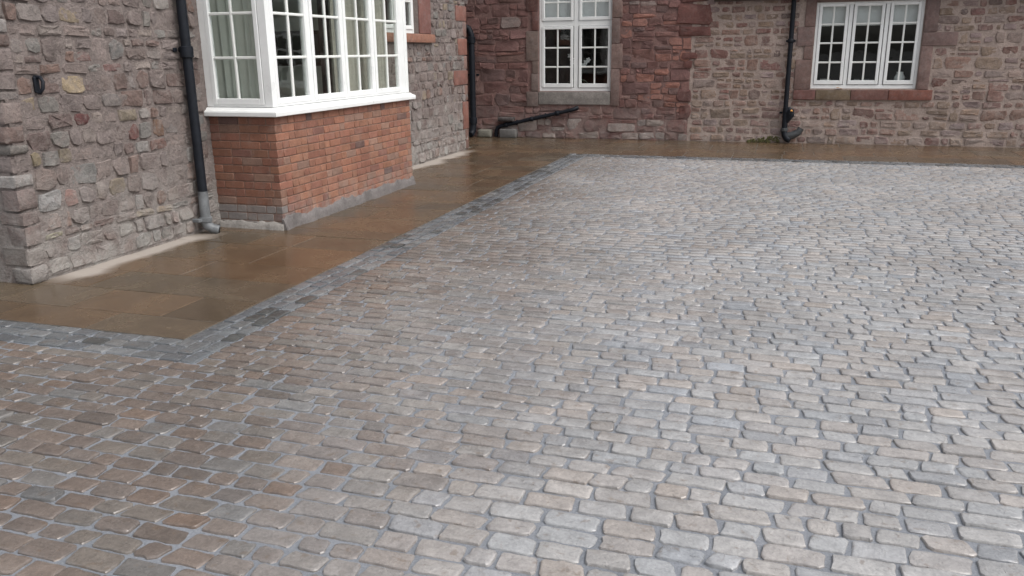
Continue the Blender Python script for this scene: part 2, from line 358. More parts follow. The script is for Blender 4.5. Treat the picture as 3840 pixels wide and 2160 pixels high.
# ------------------------------------------------------------------ masonry
def wall_mesh(P, u0, u1, v0, v1, holes, th):
    us = sorted({u0, u1, *[h[0] for h in holes], *[h[1] for h in holes]}); vs_ = sorted({v0, v1, *[h[2] for h in holes], *[h[3] for h in holes]})
    us = [a for a in us if u0 <= a <= u1]; vs_ = [a for a in vs_ if v0 <= a <= v1]
    solid = lambda i, j: 0 <= i < len(us)-1 and 0 <= j < len(vs_)-1 and not any(h[0]-1e-6 <= us[i] and us[i+1] <= h[1]+1e-6 and h[2]-1e-6 <= vs_[j] and vs_[j+1] <= h[3]+1e-6 for h in holes)
    m = MB()
    for i in range(len(us)-1):
        for j in range(len(vs_)-1):
            if not solid(i, j): continue
            a, b, c, d = us[i], us[i+1], vs_[j], vs_[j+1]
            m.add([P(a, c, 0), P(b, c, 0), P(b, d, 0), P(a, d, 0)], [(0, 1, 2, 3)]); m.add([P(a, c, -th), P(b, c, -th), P(b, d, -th), P(a, d, -th)], [(3, 2, 1, 0)])
            for di, dj, p, q in ((-1, 0, (a, d), (a, c)), (1, 0, (b, c), (b, d)), (0, -1, (a, c), (b, c)), (0, 1, (b, d), (a, d))):
                if not solid(i+di, j+dj): m.add([P(*q, 0), P(*p, 0), P(*p, -th), P(*q, -th)], [(0, 1, 2, 3)])
    return m
def rubble(u0, u1, v0, v1, holes, r, hs=(.13, .26), ws=(.14, .42), joint=.02):
    forced = sorted({v1, *[x for h in holes for x in h[2:4] if v0 < x < v1]}); rects = []; v = v0
    while v < v1-.03:
        hh = r.uniform(*hs); nf = min(f for f in forced if f > v+.01)
        if nf-v < hh*1.45: hh = nf-v if nf-v < hh*1.45 and nf-v < hs[1]*1.3 else (nf-v)/2
        t = v+hh; blk = sorted((h[0], h[1]) for h in holes if h[2] < t-.02 and h[3] > v+.02)
        a = u0; spans = []
        for b0, b1 in blk:
            if b0 > a: spans.append((a, b0))
            a = max(a, b1)
        if a < u1: spans.append((a, u1))
        for a, b in spans:
            u = a
            while u < b-.02:
                w_ = r.uniform(*ws)*(1.25 if hh > .19 else 1)
                if b-u-w_ < ws[0]*.8: w_ = b-u
                k = r.random()
                if hh > .17 and k < .62:
                    f = r.uniform(.32, .68); lo, hi = (v, v+hh*f), (v+hh*f, t)
                    for (p, q) in (lo, hi):
                        if w_ > .26 and r.random() < .55:
                            s_ = r.uniform(.3, .7); rects.append((u, u+w_*s_, p, q)); rects.append((u+w_*s_, u+w_, p, q))
                        else: rects.append((u, u+w_, p, q))
                else: rects.append((u, u+w_, v, t))
                u += w_
        v = t
    return rects
def stone_geo(m, P, rect, r, joint, prot, cb, warp=.02, lim=None, rj=.007):
    a, b, c, d = rect; j = joint/2*r.uniform(.6, 1.5); a += j; b -= j; c += j; d -= j
    w_, h_ = b-a, d-c
    if w_ < .025 or h_ < .025: return False
    k = min(w_, h_)*r.uniform(.12, .3); jj = min(w_, h_)*.10
    pts = []
    nb = 2 if w_ > .2 else 1
    for i in range(nb): pts.append((a+k+(w_-2*k)*(i+.0)/max(1, nb-1) if nb > 1 else (a+b)/2, c))
    pts += [(b-k*.35, c+k*.35), (b, (c+d)/2), (b-k*.35, d-k*.35)]
    for i in range(nb): pts.append((b-k-(w_-2*k)*i/max(1, nb-1) if nb > 1 else (a+b)/2, d))
    pts += [(a+k*.35, d-k*.35), (a, (c+d)/2), (a+k*.35, c+k*.35)]
    def wp(u, v):
        du = warp*noise.noise(Vector((u*2.3, v*2.3, 5+cb))); dv = warp*1.1*noise.noise(Vector((u*1.6, v*2.6, 9+cb)))
        if lim: f = min(1., max(0., (min(u-lim[0], lim[1]-u))/.15)); du *= f; dv *= f
        return u+du, max(.012, v+dv)
    pts = [wp(u+r.uniform(-jj, jj), v+r.uniform(-jj, jj)) for u, v in pts]
    cu = sum(p[0] for p in pts)/len(pts); cv = sum(p[1] for p in pts)/len(pts)
    p_ = r.uniform(*prot); tu, tv = r.gauss(0, .05), r.gauss(0, .08)
    def ring(sc, z, jz=0, tilt=1): return [P(cu+(u-cu)*sc, cv+(v-cv)*sc, z+tilt*(tu*(u-cu)+tv*(v-cv))*sc+r.uniform(-jz, jz)) for u, v in pts]
    m.rings([ring(1, -.03, 0, 0), ring(1, p_*.45, .003), ring(.93, p_*.95, .004), ring(.55, p_+.001, rj)], cap0=False, fan=P(cu, cv, p_+r.uniform(-rj, rj)))
    return True
def masonry(wall, P, rects, r, pal, mat, joint, prot, seed, accents=(), colfn=None, name='stone', maxpart=300, lim=None):
    cs = []
    for q in rects:
        c = ((q[0]+q[1])/2, (q[2]+q[3])/2); p = project(P(c[0], c[1], 0))
        inf = p and -60 < p[0] < 3900 and -80 < p[1] < 2200
        cs.append((0 if inf else 1, (-(q[1]-q[0])*(q[3]-q[2])/p[2]**2) if inf else 0, c, q))
    cs.sort(key=lambda t: t[:2]); rest = MB(); used = set()
    acc = {}
    for (au, av, col) in accents:
        best = min(range(len(cs)), key=lambda i: (cs[i][2][0]-au)**2+(cs[i][2][1]-av)**2*2); acc[best] = col
    for k, (inf, _, c, q) in enumerate(cs):
        part = k < maxpart and inf == 0; m = MB() if part else rest
        m.cur = acc[k] if k in acc else (colfn(c[0], c[1], r) if colfn else pick(pal, r))
        if not stone_geo(m, P, q, r, joint, prot, seed, lim=lim): continue
        if part: m.build(name, mat, wall, origin=P(c[0], c[1], 0), smooth=28)
    if rest.v: rest.build(name+'work_beyond', mat, wall, origin=P(rects[0][0], 1, 0), smooth=28, kind='stuff')
def skin(P, u0, u1, v0, v1, step, holes, base, a1, a2, seed, name, mat, parent):
    """uneven flush pointing that laps over the stones' edges"""
    m = MB(); nu, nv = int((u1-u0)/step), int((v1-v0)/step)
    for j in range(nv+1):
        for i in range(nu+1):
            u, v = u0+(u1-u0)*i/nu, v0+(v1-v0)*j/nv
            m.v.append(P(u, v, base+a1*noise.noise(Vector((u*3.1, v*3.7, seed)))+a2*noise.noise(Vector((u*17, v*19, seed)))+a2*.6*noise.noise(Vector((u*41, v*43, seed)))))
    for j in range(nv):
        for i in range(nu):
            cu, cv = u0+(u1-u0)*(i+.5)/nu, v0+(v1-v0)*(j+.5)/nv
            if any(h[0] < cu < h[1] and h[2] < cv < h[3] for h in holes): continue
            a = j*(nu+1)+i; m.face([a, a+1, a+nu+2, a+nu+1])
    return m.build(name, mat, parent, smooth=180)
def rough_block(name, mat, parent, x0, x1, y0, y1, z0, z1, col, r, j=.004, rd=.012):
    m = MB(); m.cur = col; bm = bmesh.new(); bmesh.ops.create_cube(bm, size=1); bmesh.ops.subdivide_edges(bm, edges=bm.edges[:], cuts=2, use_grid_fill=True)
    sx, sy, sz = x1-x0, y1-y0, z1-z0; cx, cy, cz = (x0+x1)/2, (y0+y1)/2, (z0+z1)/2
    for v in bm.verts:
        p = v.co.copy(); e = [abs(abs(p[i])-.5) < 1e-4 for i in range(3)]; k = sum(e)
        s_ = Vector((sx, sy, sz)); q = Vector((p.x*sx, p.y*sy, p.z*sz))
        for i in range(3):
            if not e[i]: q[i] = math.copysign(max(s_[i]/2-rd*1.6, s_[i]*.2), p[i])
        if k >= 2:
            for i in range(3):
                if e[i]: q[i] -= math.copysign(rd*(.35 if k == 2 else .5), q[i])
        v.co = q+Vector((r.uniform(-j, j), r.uniform(-j, j), r.uniform(-j, j)))
    bm.verts.index_update()
    m.add([(v.co.x+cx, v.co.y+cy, v.co.z+cz) for v in bm.verts], [[v.index for v in f.verts] for f in bm.faces]); bm.free()
    return m.build(name, mat, parent, smooth=50)

# ------------------------------------------------------------------ windows
def ringframe(m, P, u0, u1, v0, v1, t, w0, w1, tb=None):
    tb = tb or t
    m.box(P, u0, u0+t, v0, v1, w0, w1); m.box(P, u1-t, u1, v0, v1, w0, w1)
    m.box(P, u0+t, u1-t, v0, v0+tb, w0, w1-.0015); m.box(P, u0+t, u1-t, v1-t, v1, w0, w1-.0015)
def casement(win, P, gu0, gu1, gv0, gv1, ub, vb, w, t=.045, tb=.055, bw=.026):
    """sash round one glazed light: gu/gv = glass opening, ub/vb = bar centres, w = outer face of the sash"""
    m = MB(); ringframe(m, P, gu0-t, gu1+t, gv0-tb, gv1+t, t, w-.05, w, tb); m.build('casement', 'white', win, bevel=.005)
    ue = [gu0]+[x for b in ub for x in (b-bw/2, b+bw/2)]+[gu1]; ve = [gv0]+[x for b in vb for x in (b-bw/2, b+bw/2)]+[gv1]
    for b in ub: boxo('glazing_bar', 'bar', win, P, b-bw/2, b+bw/2, gv0-.004, gv1+.004, w-.036, w-.010, bevel=.006)
    for b in vb:
        for i in range(0, len(ue), 2): boxo('glazing_bar', 'bar', win, P, ue[i]-.004, ue[i+1]+.004, b-bw/2, b+bw/2, w-.036, w-.0115, bevel=.006)
    for i in range(0, len(ue), 2):
        for j in range(0, len(ve), 2): boxo('pane', 'glass', win, P, ue[i]-.003, ue[i+1]+.003, ve[j]-.003, ve[j+1]+.003, w-.030, w-.026)
def room(parent, x0, x1, y0, y1, z0, z1, mat, open_side, skip=()):
    m = MB(); v = [(x, y, z) for z in (z0, z1) for y in (y0, y1) for x in (x0, x1)]
    fs = dict(z0=(0, 1, 3, 2), z1=(4, 6, 7, 5), y0=(0, 4, 5, 1), y1=(2, 3, 7, 6), x0=(0, 2, 6, 4), x1=(1, 5, 7, 3))
    m.add(v, [f for k, f in fs.items() if k != open_side and k not in skip]); return m.build('room_lining', mat, parent)

# ------------------------------------------------------------------ the house with the bay
r = random.Random(5)
house = thing('stone_house', (-8.5, 9, 0), 'grey pink rubble stone house with white bay window on brick plinth', 'house')
SW = (10.35, 11.64, 1.89, 3.1)                       # small window beyond the bay
BAYH = (6.80, 9.53, .9, 2.75)
wall = wall_mesh(PL, YN+.002, YF, -.05, 6.0, [BAYH, SW], .42).build('wall', 'mortar', house)
PALL = [((.205, .166, .153), 6), ((.178, .142, .13), 5), ((.22, .188, .172), 3), ((.19, .178, .166), 2.5), ((.16, .116, .104), 2.2), ((.20, .135, .113), 1), ((.26, .24, .225), .8), ((.235, .19, .14), .5)]
q_l = [(13.10, 2.11, 2.36), (13.17, 1.57, 1.845), (12.95, 1.09, 1.335), (13.32, .35, .82)]
holesL = [(SW[0]-.2, SW[1]+.44, 1.76, 3.3), (6.62, 9.72, -.1, 2.95)]+[(a, YF, b, c) for a, b, c in q_l]
rects = rubble(YN+.13, YF-.01, .025, 2.95, holesL, r, (.075, .165), (.09, .27))
skin(PL, YN+.02, YF-.01, .028, 2.95, .026, [(SW[0], SW[1], SW[2], 3.2), BAYH, (6.7, 9.63, -.1, 1.1)], .0075, .008, .011, 4.4, 'pointing', 'mortar', wall)
masonry(wall, PL, rects, r, PALL, 'stone', .020, (.008, .027), 1, accents=[(5.21, 1.1, (.12, .05, .048)), (5.18, 1.42, (.33, .26, .175)), (4.91, .57, (.25, .145, .125)), (4.62, .83, (.22, .18, .12)), (4.62, .3, (.26, .235, .165)), (6.0, 1.07, (.17, .105, .075)), (5.94, .84, (.165, .10, .085)), (5.29, 1.58, (.16, .095, .085)), (5.55, 1.51, (.155, .09, .082)), (5.64, .96, (.13, .065, .058)), (4.72, .56, (.32, .31, .305))], lim=(YN, YF))
up_r = rubble(YN+.13, YF-.01, 2.96, 5.95, [(6.5, 9.9, 2.9, 3.1)], r, (.2, .3), (.25, .5)); masonry(wall, PL, up_r, r, PALL, 'stone', .022, (.01, .028), 1, maxpart=0, name='upper_stone')
z = 0
i = 0
while z < 2.9:                                       # near corner, stones that wrap round it
    h_ = r.uniform(.07, .17); a, b = (.20, .14) if i % 2 else (.14, .32); a *= r.uniform(.85, 1.2); b = .14 if b < .2 else b
    rough_block('corner_stone', 'stone', wall, XW-a, XW+r.uniform(.012, .03), YN-r.uniform(.012, .03), YN+.13+(0 if i % 2 else .0), max(z+.008, .012), z+h_-.008, pick(PALL, r), r, .007, .009); z += h_; i += 1
for a, b, c in q_l: rough_block('quoin', 'ashlar', wall, XW-.25, XW+.022, a+.006, YF+.022, b+.006, c-.006, jit((.20, .09, .07), r), r, .002, .008)
for b, c in ((.82, 1.09), (1.335, 1.57), (1.845, 2.11), (.0, .35)): rough_block('quoin', 'ashlar', wall, XW-.2, XW+.020, YF-.13, YF+.02, b+.014, c-.008, jit((.19, .11, .09), r), r, .003, .01)
side = wall_mesh(PN, -9.70, XW-.003, -.05, 6.0, [(-8.9, -6.5, 1.0, 2.6)], .42).build('side_wall', 'mortar', house)  # opening out of view, added so daylight reaches the room behind the bay
skin(PN, -9.6, XW-.02, 0, 3.0, .05, [(-8.9, -6.5, 1.0, 2.6)], .007, .009, .008, 2.4, 'pointing', 'mortar', side)
masonry(side, PN, rubble(-9.6, XW-.33, 0, 3.0, [(-8.95, -6.45, .95, 2.65)], r), r, PALL, 'stone', .022, (.01, .03), 2, lim=(-9.6, XW-.3))
HX = -9.70
ADDED_RW = [(-7.9, -5.4, .95, 2.6), (-10.8, -8.9, .95, 2.6)]  # unseen rear openings added to brighten the bay interior
rear = wall_mesh(plane((HX, 0, 0), (0, -1, 0), (-1, 0, 0)), -YF+.5, -YN-.5, -.05, 6.0, ADDED_RW, .40); rear.box(ID, HX, XW-.43, YF-.42, YF-.003, -.05, 6.0); rear.build('rear_wall', 'mortar', house)
rf = MB(); rm_ = (XW+HX)/2; e0, e1 = XW+.35, HX-.35
rf.add([(e0, YN-.3, 5.9), (e0, YF+.3, 5.9), (rm_, YF+.3, 8.0), (rm_, YN-.3, 8.0), (e1, YN-.3, 5.9), (e1, YF+.3, 5.9), (e0, YN-.3, 6.02), (e0, YF+.3, 6.02), (rm_, YF+.3, 8.14), (rm_, YN-.3, 8.14), (e1, YN-.3, 6.02), (e1, YF+.3, 6.02)],
    [(0, 1, 2, 3), (3, 2, 5, 4), (6, 9, 8, 7), (9, 10, 11, 8), (0, 6, 7, 1), (4, 5, 11, 10), (0, 3, 9, 6), (3, 4, 10, 9), (1, 7, 8, 2), (2, 8, 11, 5)]); rf.build('roof', 'slate', house)
lining = room(house, HX+.42, XW-.425, 5.0, 11.2, .05, 3.2, 'room', 'x1', skip=('x0', 'y0'))
wall_mesh(plane((HX+.415, 0, 0), (0, -1, 0), (-1, 0, 0)), -11.2, -5.0, .05, 3.2, ADDED_RW, .012).build('room_lining', 'room', house)
wall_mesh(plane((0, 5.0, 0), (1, 0, 0), (0, -1, 0)), HX+.42, XW-.425, .05, 3.2, [(-8.9, -6.5, 1.0, 2.6)], .06).build('room_lining', 'room', house)
def added_window(P, a, b, c, d):
    m = MB(); ringframe(m, P, a, b, c, d, .06, -.2, -.12); n_ = 3
    for k in range(1, n_): m.box(P, a+(b-a)*k/n_-.03, a+(b-a)*k/n_+.03, c+.06, d-.06, -.2, -.122)
    o = m.build('window', 'white', house, bevel=.004)  # added window, serves only to let light into the bay room
    for k in range(n_): casement(o, P, a+(b-a)*k/n_+.085, a+(b-a)*(k+1)/n_-.085, c+.13, d-.12, [a+(b-a)*(k+.5)/n_], [c+(d-c)*.36, c+(d-c)*.64], -.105)
PRr = plane((HX, 0, 0), (0, -1, 0), (-1, 0, 0))
for q in ADDED_RW: added_window(PRr, *q)
added_window(PN, -8.9, -6.5, 1.0, 2.6)
# small window beyond the bay
sw = MB(); ringframe(sw, PL, SW[0], SW[1], SW[2], SW[3], .055, -.16, -.07); sw.box(PL, 10.96, 11.03, SW[2]+.055, SW[3]-.055, -.16, -.072)
sw = sw.build('window', 'white', house, bevel=.004)
for a, b in ((10.45, 10.91), (11.08, 11.54)): casement(sw, PL, a, b, 2.0, 3.0, [(a+b)/2], [2.33, 2.66], -.055)
rough_block('window_sill', 'ashlar', wall, XW-.25, XW+.075, SW[0]-.12, 12.10, 1.762, 1.884, (.26, .125, .085), r, .002, .01)
for z0, z1, w_ in ((1.888, 2.42, .44), (2.425, 2.8, .36), (2.805, 3.1, .44)):
    rough_block('jamb_stone', 'ashlar', wall, XW-.16, XW+.02, SW[1]+.004, SW[1]+w_, z0+.004, z1, jit((.19, .085, .07), r), r, .002, .008)
    rough_block('jamb_stone', 'ashlar', wall, XW-.16, XW+.02, SW[0]-.2, SW[0]-.004, z0+.004, z1, jit((.19, .085, .07), r), r, .002, .008)
rough_block('lintel', 'ashlar', wall, XW-.16, XW+.022, SW[0]-.2, SW[1]+.44, 3.105, 3.3, (.19, .09, .07), r, .002, .008)
# brick plinth of the bay
BX, BY0, BY1, BZ = -4.43, 6.68, 9.65, 1.057
pc = MB(); pc.box(ID, XW-.05, BX-.006, BY0+.006, BY1-.006, -.04, BZ); plinth = pc.build('bay_plinth', 'brickmortar', house)
BRP = [((.255, .118, .078), 8), ((.235, .106, .074), 5), ((.265, .130, .085), 4), ((.195, .092, .07), 1.4), ((.13, .078, .068), .5), ((.235, .14, .105), 2)]
ch = BZ/14
def brick(P, u0, u1, v0, v1, col, w=.0):
    m = MB(); m.cur = col; q_ = r.uniform(-.0012, .0012); m.box(P, u0, u1, v0+q_, v1+q_*.5, -.095, w); m.build('brick', 'brick', plinth, bevel=.004, smooth=40)
PF = plane((BX, 0, 0), (0, 1, 0), (1, 0, 0)); PS = plane((0, BY0, 0), (1, 0, 0), (0, -1, 0)); PE = plane((0, BY1, 0), (-1, 0, 0), (0, 1, 0))
for c in range(14):
    v0, v1 = c*ch+.0045, (c+1)*ch-.0045; odd = c % 2
    def run(P, a, b, first, face):
        u = a; k = first
        while u < b-.03:
            L = (.2185, .106)[k % 2] if c % 3 else (.2185 if r.random() < .8 else .106)
            if b-u-L < .06: L = b-u
            col = pick(BRP, r)
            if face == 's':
                col = tuple(x*.86 for x in col)  # side face turned from the light: its shade is put into the brick colour
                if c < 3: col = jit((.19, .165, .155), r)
            e0 = .0005 if u == a and face != 's' else .004; e1 = .0005 if u+L > b-.001 and ((face == 's' and not odd) or (face == 'f' and not odd)) else .004
            if face == 'e': e0 = .004 if odd == 0 else .0005
            if L > .3: brick(P, u+e0, u+L/2-.004, v0, v1, col, r.uniform(-.001, .003)); brick(P, u+L/2+.004, u+L-e1, v0, v1, col, r.uniform(-.001, .003))
            else: brick(P, u+e0, u+L-e1, v0, v1, col, r.uniform(-.001, .003))
            u += L; k += 1
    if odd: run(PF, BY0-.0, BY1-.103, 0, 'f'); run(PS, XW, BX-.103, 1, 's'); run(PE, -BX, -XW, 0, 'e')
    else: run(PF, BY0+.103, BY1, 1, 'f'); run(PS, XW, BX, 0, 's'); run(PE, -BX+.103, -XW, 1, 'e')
# cement fillet at the foot of the bay
fm = MB(); n = 60
def fillet(P, a, b, hmax, dep, n, name, mat, parent, seed, e=.012):
    fm = MB(); rows = []
    for i in range(n+1):
        u = a+(b-a)*i/n; hh = hmax*(.75+.5*noise.noise(Vector((u*3, seed, 0)))+.25*noise.noise(Vector((u*14, seed, 2)))); dd = dep*(.8+.5*noise.noise(Vector((u*4, seed, 5)))+.3*noise.noise(Vector((u*17, seed, 5))))
        rows.append([P(u, -.02, -.01), P(u, -.02, max(.015, dd)), P(u, .006, max(.014, dd*.9)), P(u, hh*.55, e+.4*max(.004, dd-e)), P(u, hh, e), P(u, hh+.008, -.01)])
    fm.rings(rows); return fm.build(name, mat, parent, smooth=60)
fillet(PF, BY0-.01, BY1, .135, .05, 70, 'cement_fillet', 'cement', house, 1.)
fillet(PS, XW+.02, BX+.006, .085, .045, 26, 'cement_fillet', 'palecement', house, 7.)
# bay sill: moulded board, mitred round three sides
path_pts = [((XW+.004, BY0), (0, -1)), ((BX, BY0), (1, -1)), ((BX, BY1), (1, 1)), ((XW+.004, BY1), (0, 1))]
prof = [(-.12, 1.060), (.050, 1.060), (.060, 1.066), (.062, 1.098), (.056, 1.110), (.030, 1.122), (.010, 1.140), (-.12, 1.144)]
sm = MB(); sm.rings([[(p[0]+d[0]*q[0], p[1]+d[1]*q[0], q[1]) for q in prof] for p, d in path_pts]); bay_sill = sm.build('bay_sill', 'white', house)
FZ0, FZ1 = 1.145, 2.80
fr = MB()
for (x0, x1, y0, y1) in ((BX-.085, BX, BY0, BY0+.075), (BX-.085, BX, BY1-.075, BY1), (XW+.004, XW+.075, BY0, BY0+.085), (XW+.004, XW+.075, BY1-.085, BY1)): fr.box(ID, x0, x1, y0, y1, FZ0, FZ1)
for a, b in ((7.365, 7.43), (8.045, 8.095), (8.72, 8.78)): fr.box(PF, a, b, FZ0+.03, FZ1-.06, -.085, -.012)
for P, a, b in ((PF, BY0+.075, BY1-.075), (PS, XW+.075, BX-.085), (PE, -BX+.085, -XW-.075)):
    fr.box(P, a, b, FZ0, FZ0+.03, -.085, -.004); fr.box(P, a, b, FZ1-.06, FZ1, -.085, -.004)
bay = fr.build('bay_window', 'white', house, bevel=.004)
rows = [1.585, 1.972, 2.355]
for a, b in ((6.80, 7.325), (7.475, 8.005), (8.140, 8.680), (8.825, 9.385)): casement(bay, PF, a, b, 1.222, 2.70, [(a+b)/2], rows, .004)
boxo('frame_cover', 'white', bay, PF, 9.43, BY1-.077, FZ0+.031, FZ1-.061, -.06, -.006, bevel=.004)
casement(bay, PS, -5.03, -4.565, 1.222, 2.70, [-4.80], rows, .004); casement(bay, PE, 4.565, 5.03, 1.222, 2.70, [4.80], rows, .004)
br = MB(); br.box(ID, XW+.004, BX+.12, BY0-.12, BY1+.12, FZ1, FZ1+.12); br.build('bay_roof', 'lead', house, bevel=.02)
ib = MB(); ib.box(ID, XW-.40, BX-.09, BY0+.09, BY1-.09, 1.06, 1.10); ib.build('window_board', 'white', house, bevel=.004)

# ------------------------------------------------------------------ things inside the bay
def curtain(P, u0, u1, v0, v1, w, amp, pitch, mat, label, group=None):
    m = MB(); n = int((u1-u0)/pitch*8); rows = []
    ph = random.Random(int(u0*100)).uniform(0, 6)
    pr = [(u0+(u1-u0)*i/n, w+amp*math.sin(i/8*2*math.pi+ph+.6*math.sin(i*.35))) for i in range(n+1)]
    loop = pr+[(u, ww-.008) for u, ww in reversed(pr)]
    for v in (v0, v0+(v1-v0)*.5, v1): rows.append([P(u+(.010*math.sin(u*40+v*2)), v, ww) for u, ww in loop])
    m.rings(rows); return tag(m.build('curtain', mat, smooth=60), label, 'curtain', group)
curtain(PS, XW+.02, BX-.13, 1.105, 2.74, -.16, .016, .085, 'curtain', 'pale green curtain behind the narrow side light of the bay')
curtain(PF, 8.20, 8.74, 1.105, 2.74, -.22, .022, .11, 'tancurtain', 'taupe curtain behind the third front casement of the bay')
curtain(PF, 8.80, 9.48, 1.105, 2.74, -.19, .022, .10, 'tancurtain', 'taupe curtain behind the front casement nearest the small window')
cb = thing('sideboard', (-7.4, 10.95, .05), 'white sideboard against the room wall seen through the bay', 'sideboard')
PW = plane((0, 11.195, 0), (1, 0, 0), (0, -1, 0))
boxo('body', 'china', cb, PW, -8.6, -6.1, .055, .98, .005, .45, bevel=.01); boxo('top', 'china', cb, PW, -8.65, -6.05, .982, 1.02, .002, .48, bevel=.006)
for k in range(4): boxo('door', 'china', cb, PW, -8.57+k*.62, -8.57+k*.62+.58, .12, .94, .452, .468, bevel=.006)
for (a, b, c, d, lb) in ((-8.3, -7.85, 1.35, 1.95, 'dark framed picture over the white sideboard, portrait shape'), (-7.3, -6.5, 1.45, 1.95, 'dark framed picture over the white sideboard, landscape shape')):
    pf = thing('picture', PW((a+b)/2, c, .0), lb, 'picture'); fm_ = MB(); ringframe(fm_, PW, a, b, c, d, .05, 0.002, .03); fm_.build('frame', 'oak', pf)
    boxo('print', 'picture', pf, PW, a+.05, b-.05, c+.05, d-.05, .004, .012)

# ------------------------------------------------------------------ back range: red two-storey part
r = random.Random(21)
XJ = -1.62                                            # ragged joint between the two parts
red = thing('red_stone_house', (-5, 18, 0), 'dark red sandstone house with tall four light window in the courtyard corner', 'house')
WL = (-4.475, -3.075, .885, 3.15)
rwall = wall_mesh(PB, -10, XJ, -.05, 5.2, [WL], .45).build('wall', 'redmortar', red)
JL = [(-4.72, .60, .885), (-4.62, .885, 1.22), (-4.60, 1.22, 1.45), (-4.72, 1.45, 2.0), (-4.60, 2.0, 2.35), (-4.72, 2.35, 3.15)]
JR = [(-2.91, .62, 1.3), (-2.86, 1.3, 1.75), (-2.92, 1.75, 2.2), (-2.88, 2.2, 2.6), (-2.92, 2.6, 3.15)]
holesR = [(-4.68, -2.90, .60, 3.4)]
RP = [((.18, .092, .082), 6), ((.158, .084, .076), 4), ((.20, .104, .09), 3), ((.15, .092, .085), 3), ((.20, .12, .105), 1.4), ((.24, .19, .175), .5)]
def redcol(u, v, r):
    c = pick(RP, r)
    if u > -2.9 and .55 < v < 2.3 and noise.noise(Vector((u*1.3, v*1.5, 2))) > -.05 and r.random() < .6: c = jit((.285, .135, .105), r)
    if v < .32 and u > -5.3 and r.random() < .6: c = jit((.28, .23, .21), r)
    return c
rr = rubble(-7.6, XJ-.0, 0, 2.75, holesR, r, (.12, .25), (.16, .46))
skin(PB, -7.6, XJ-.01, 0, 2.75, .04, [(WL[0]-.02, WL[1]+.02, .7, 3.4)], .004, .007, .006, 8.1, 'pointing', 'redmortar', rwall)
masonry(rwall, PB, rr, r, RP, 'redstone', .014, (.008, .024), 31, colfn=redcol)
ur = rubble(-7.6, XJ, 2.76, 5.15, [(-4.7, -2.88, 2.7, 3.4)], r, (.2, .3), (.25, .5)); masonry(rwall, PB, ur, r, RP, 'redstone', .014, (.008, .024), 31, maxpart=0, name='upper_stone')
# toothing of red stones over the joint
for (u0, u1, v0, v1) in ((-1.9, -1.27, 2.05, 2.42), (-1.86, -1.28, 1.84, 2.03), (-1.75, -1.58, 1.30, 1.44), (-1.8, -1.50, 1.46, 1.58), (-1.85, -1.56, .70, .95), (-1.8, -1.58, .4, .66), (-1.9, -1.27, 2.44, 2.75)):
    m = MB(); m.cur = jit((.135, .058, .05), r); stone_geo(m, PB, (u0, u1, v0, v1), r, .012, (.030, .036), 3, 0); m.build('toothing_stone', 'redstone', rwall, origin=PB((u0+u1)/2, v0, 0), smooth=50)
def bblock(name, mat, parent, u0, u1, v0, v1, w, col, dep=.12): rough_block(name, mat, parent, u0+.003, u1-.003, YB-w, YB+dep, v0+.003, v1-.003, col, r, .002, .008)
for u, v0, v1 in JL: bblock('jamb_stone', 'ashlar', rwall, u, WL[0], v0, v1, .032, jit((.17, .125, .11) if r.random() < .7 else (.13, .06, .05), r))
for u, v0, v1 in JR: bblock('jamb_stone', 'ashlar', rwall, WL[1], u, v0, v1, .032, jit((.18, .12, .105), r))
bblock('window_sill', 'ashlar', rwall, WL[0], WL[1], .64, .882, .036, (.21, .19, .175), .2); bblock('lintel', 'ashlar', rwall, -4.72, -2.9, 3.155, 3.4, .032, (.15, .09, .08))
fl = MB(); ringframe(fl, PB, WL[0]+.002, WL[1]-.002, WL[2]+.002, WL[3], .05, -.13, -.05, .06); fl.box(PB, -3.80, -3.72, WL[2]+.06, WL[3]-.05, -.13, -.052)
for a, b in ((WL[0]+.052, -3.80), (-3.72, WL[1]-.052)): fl.box(PB, a, b, 2.075, 2.165, -.13, -.054)
fl = fl.build('window', 'white', red, bevel=.004)
for a, b in ((-4.37, -3.866), (-3.652, -3.15)):
    casement(fl, PB, a, b, 1.03, 2.02, [(a+b)/2], [1.335, 1.685], -.035, .05, .075, .03); casement(fl, PB, a, b, 2.235, 3.04, [(a+b)/2], [2.50, 2.78], -.035, .05, .06, .03)
rb = MB(); rb.box(ID, -10, XJ, YB+5.6, YB+6, -.05, 5.2); rb.box(ID, -10, -9.6, YB+.46, YB+5.59, -.05, 5.2); rb.box(ID, XJ-.4, XJ, YB+.46, YB+5.59, -.05, 5.2); rb.build('rear_wall', 'redmortar', red)
def gable(parent, x0, x1, y0, y1, z0, zr, t=.13):
    ym = (y0+y1)/2; m = MB(); m.add([(x0, y0, z0), (x1, y0, z0), (x1, ym, zr), (x0, ym, zr), (x1, y1, z0), (x0, y1, z0), (x0, y0, z0+t), (x1, y0, z0+t), (x1, ym, zr+t), (x0, ym, zr+t), (x1, y1, z0+t), (x0, y1, z0+t)],
        [(3, 2, 1, 0), (5, 4, 2, 3), (6, 7, 8, 9), (9, 8, 10, 11), (0, 1, 7, 6), (4, 5, 11, 10), (0, 6, 9, 3), (3, 9, 11, 5), (1, 2, 8, 7), (2, 4, 10, 8)]); m.build('roof', 'slate', parent)
gable(red, -10.2, XJ+.2, YB-.3, YB+6.3, 5.2, 7.8)
room(red, -7.5, -1.9, YB+.46, YB+4, .05, 3.4, 'darkroom', 'y0')
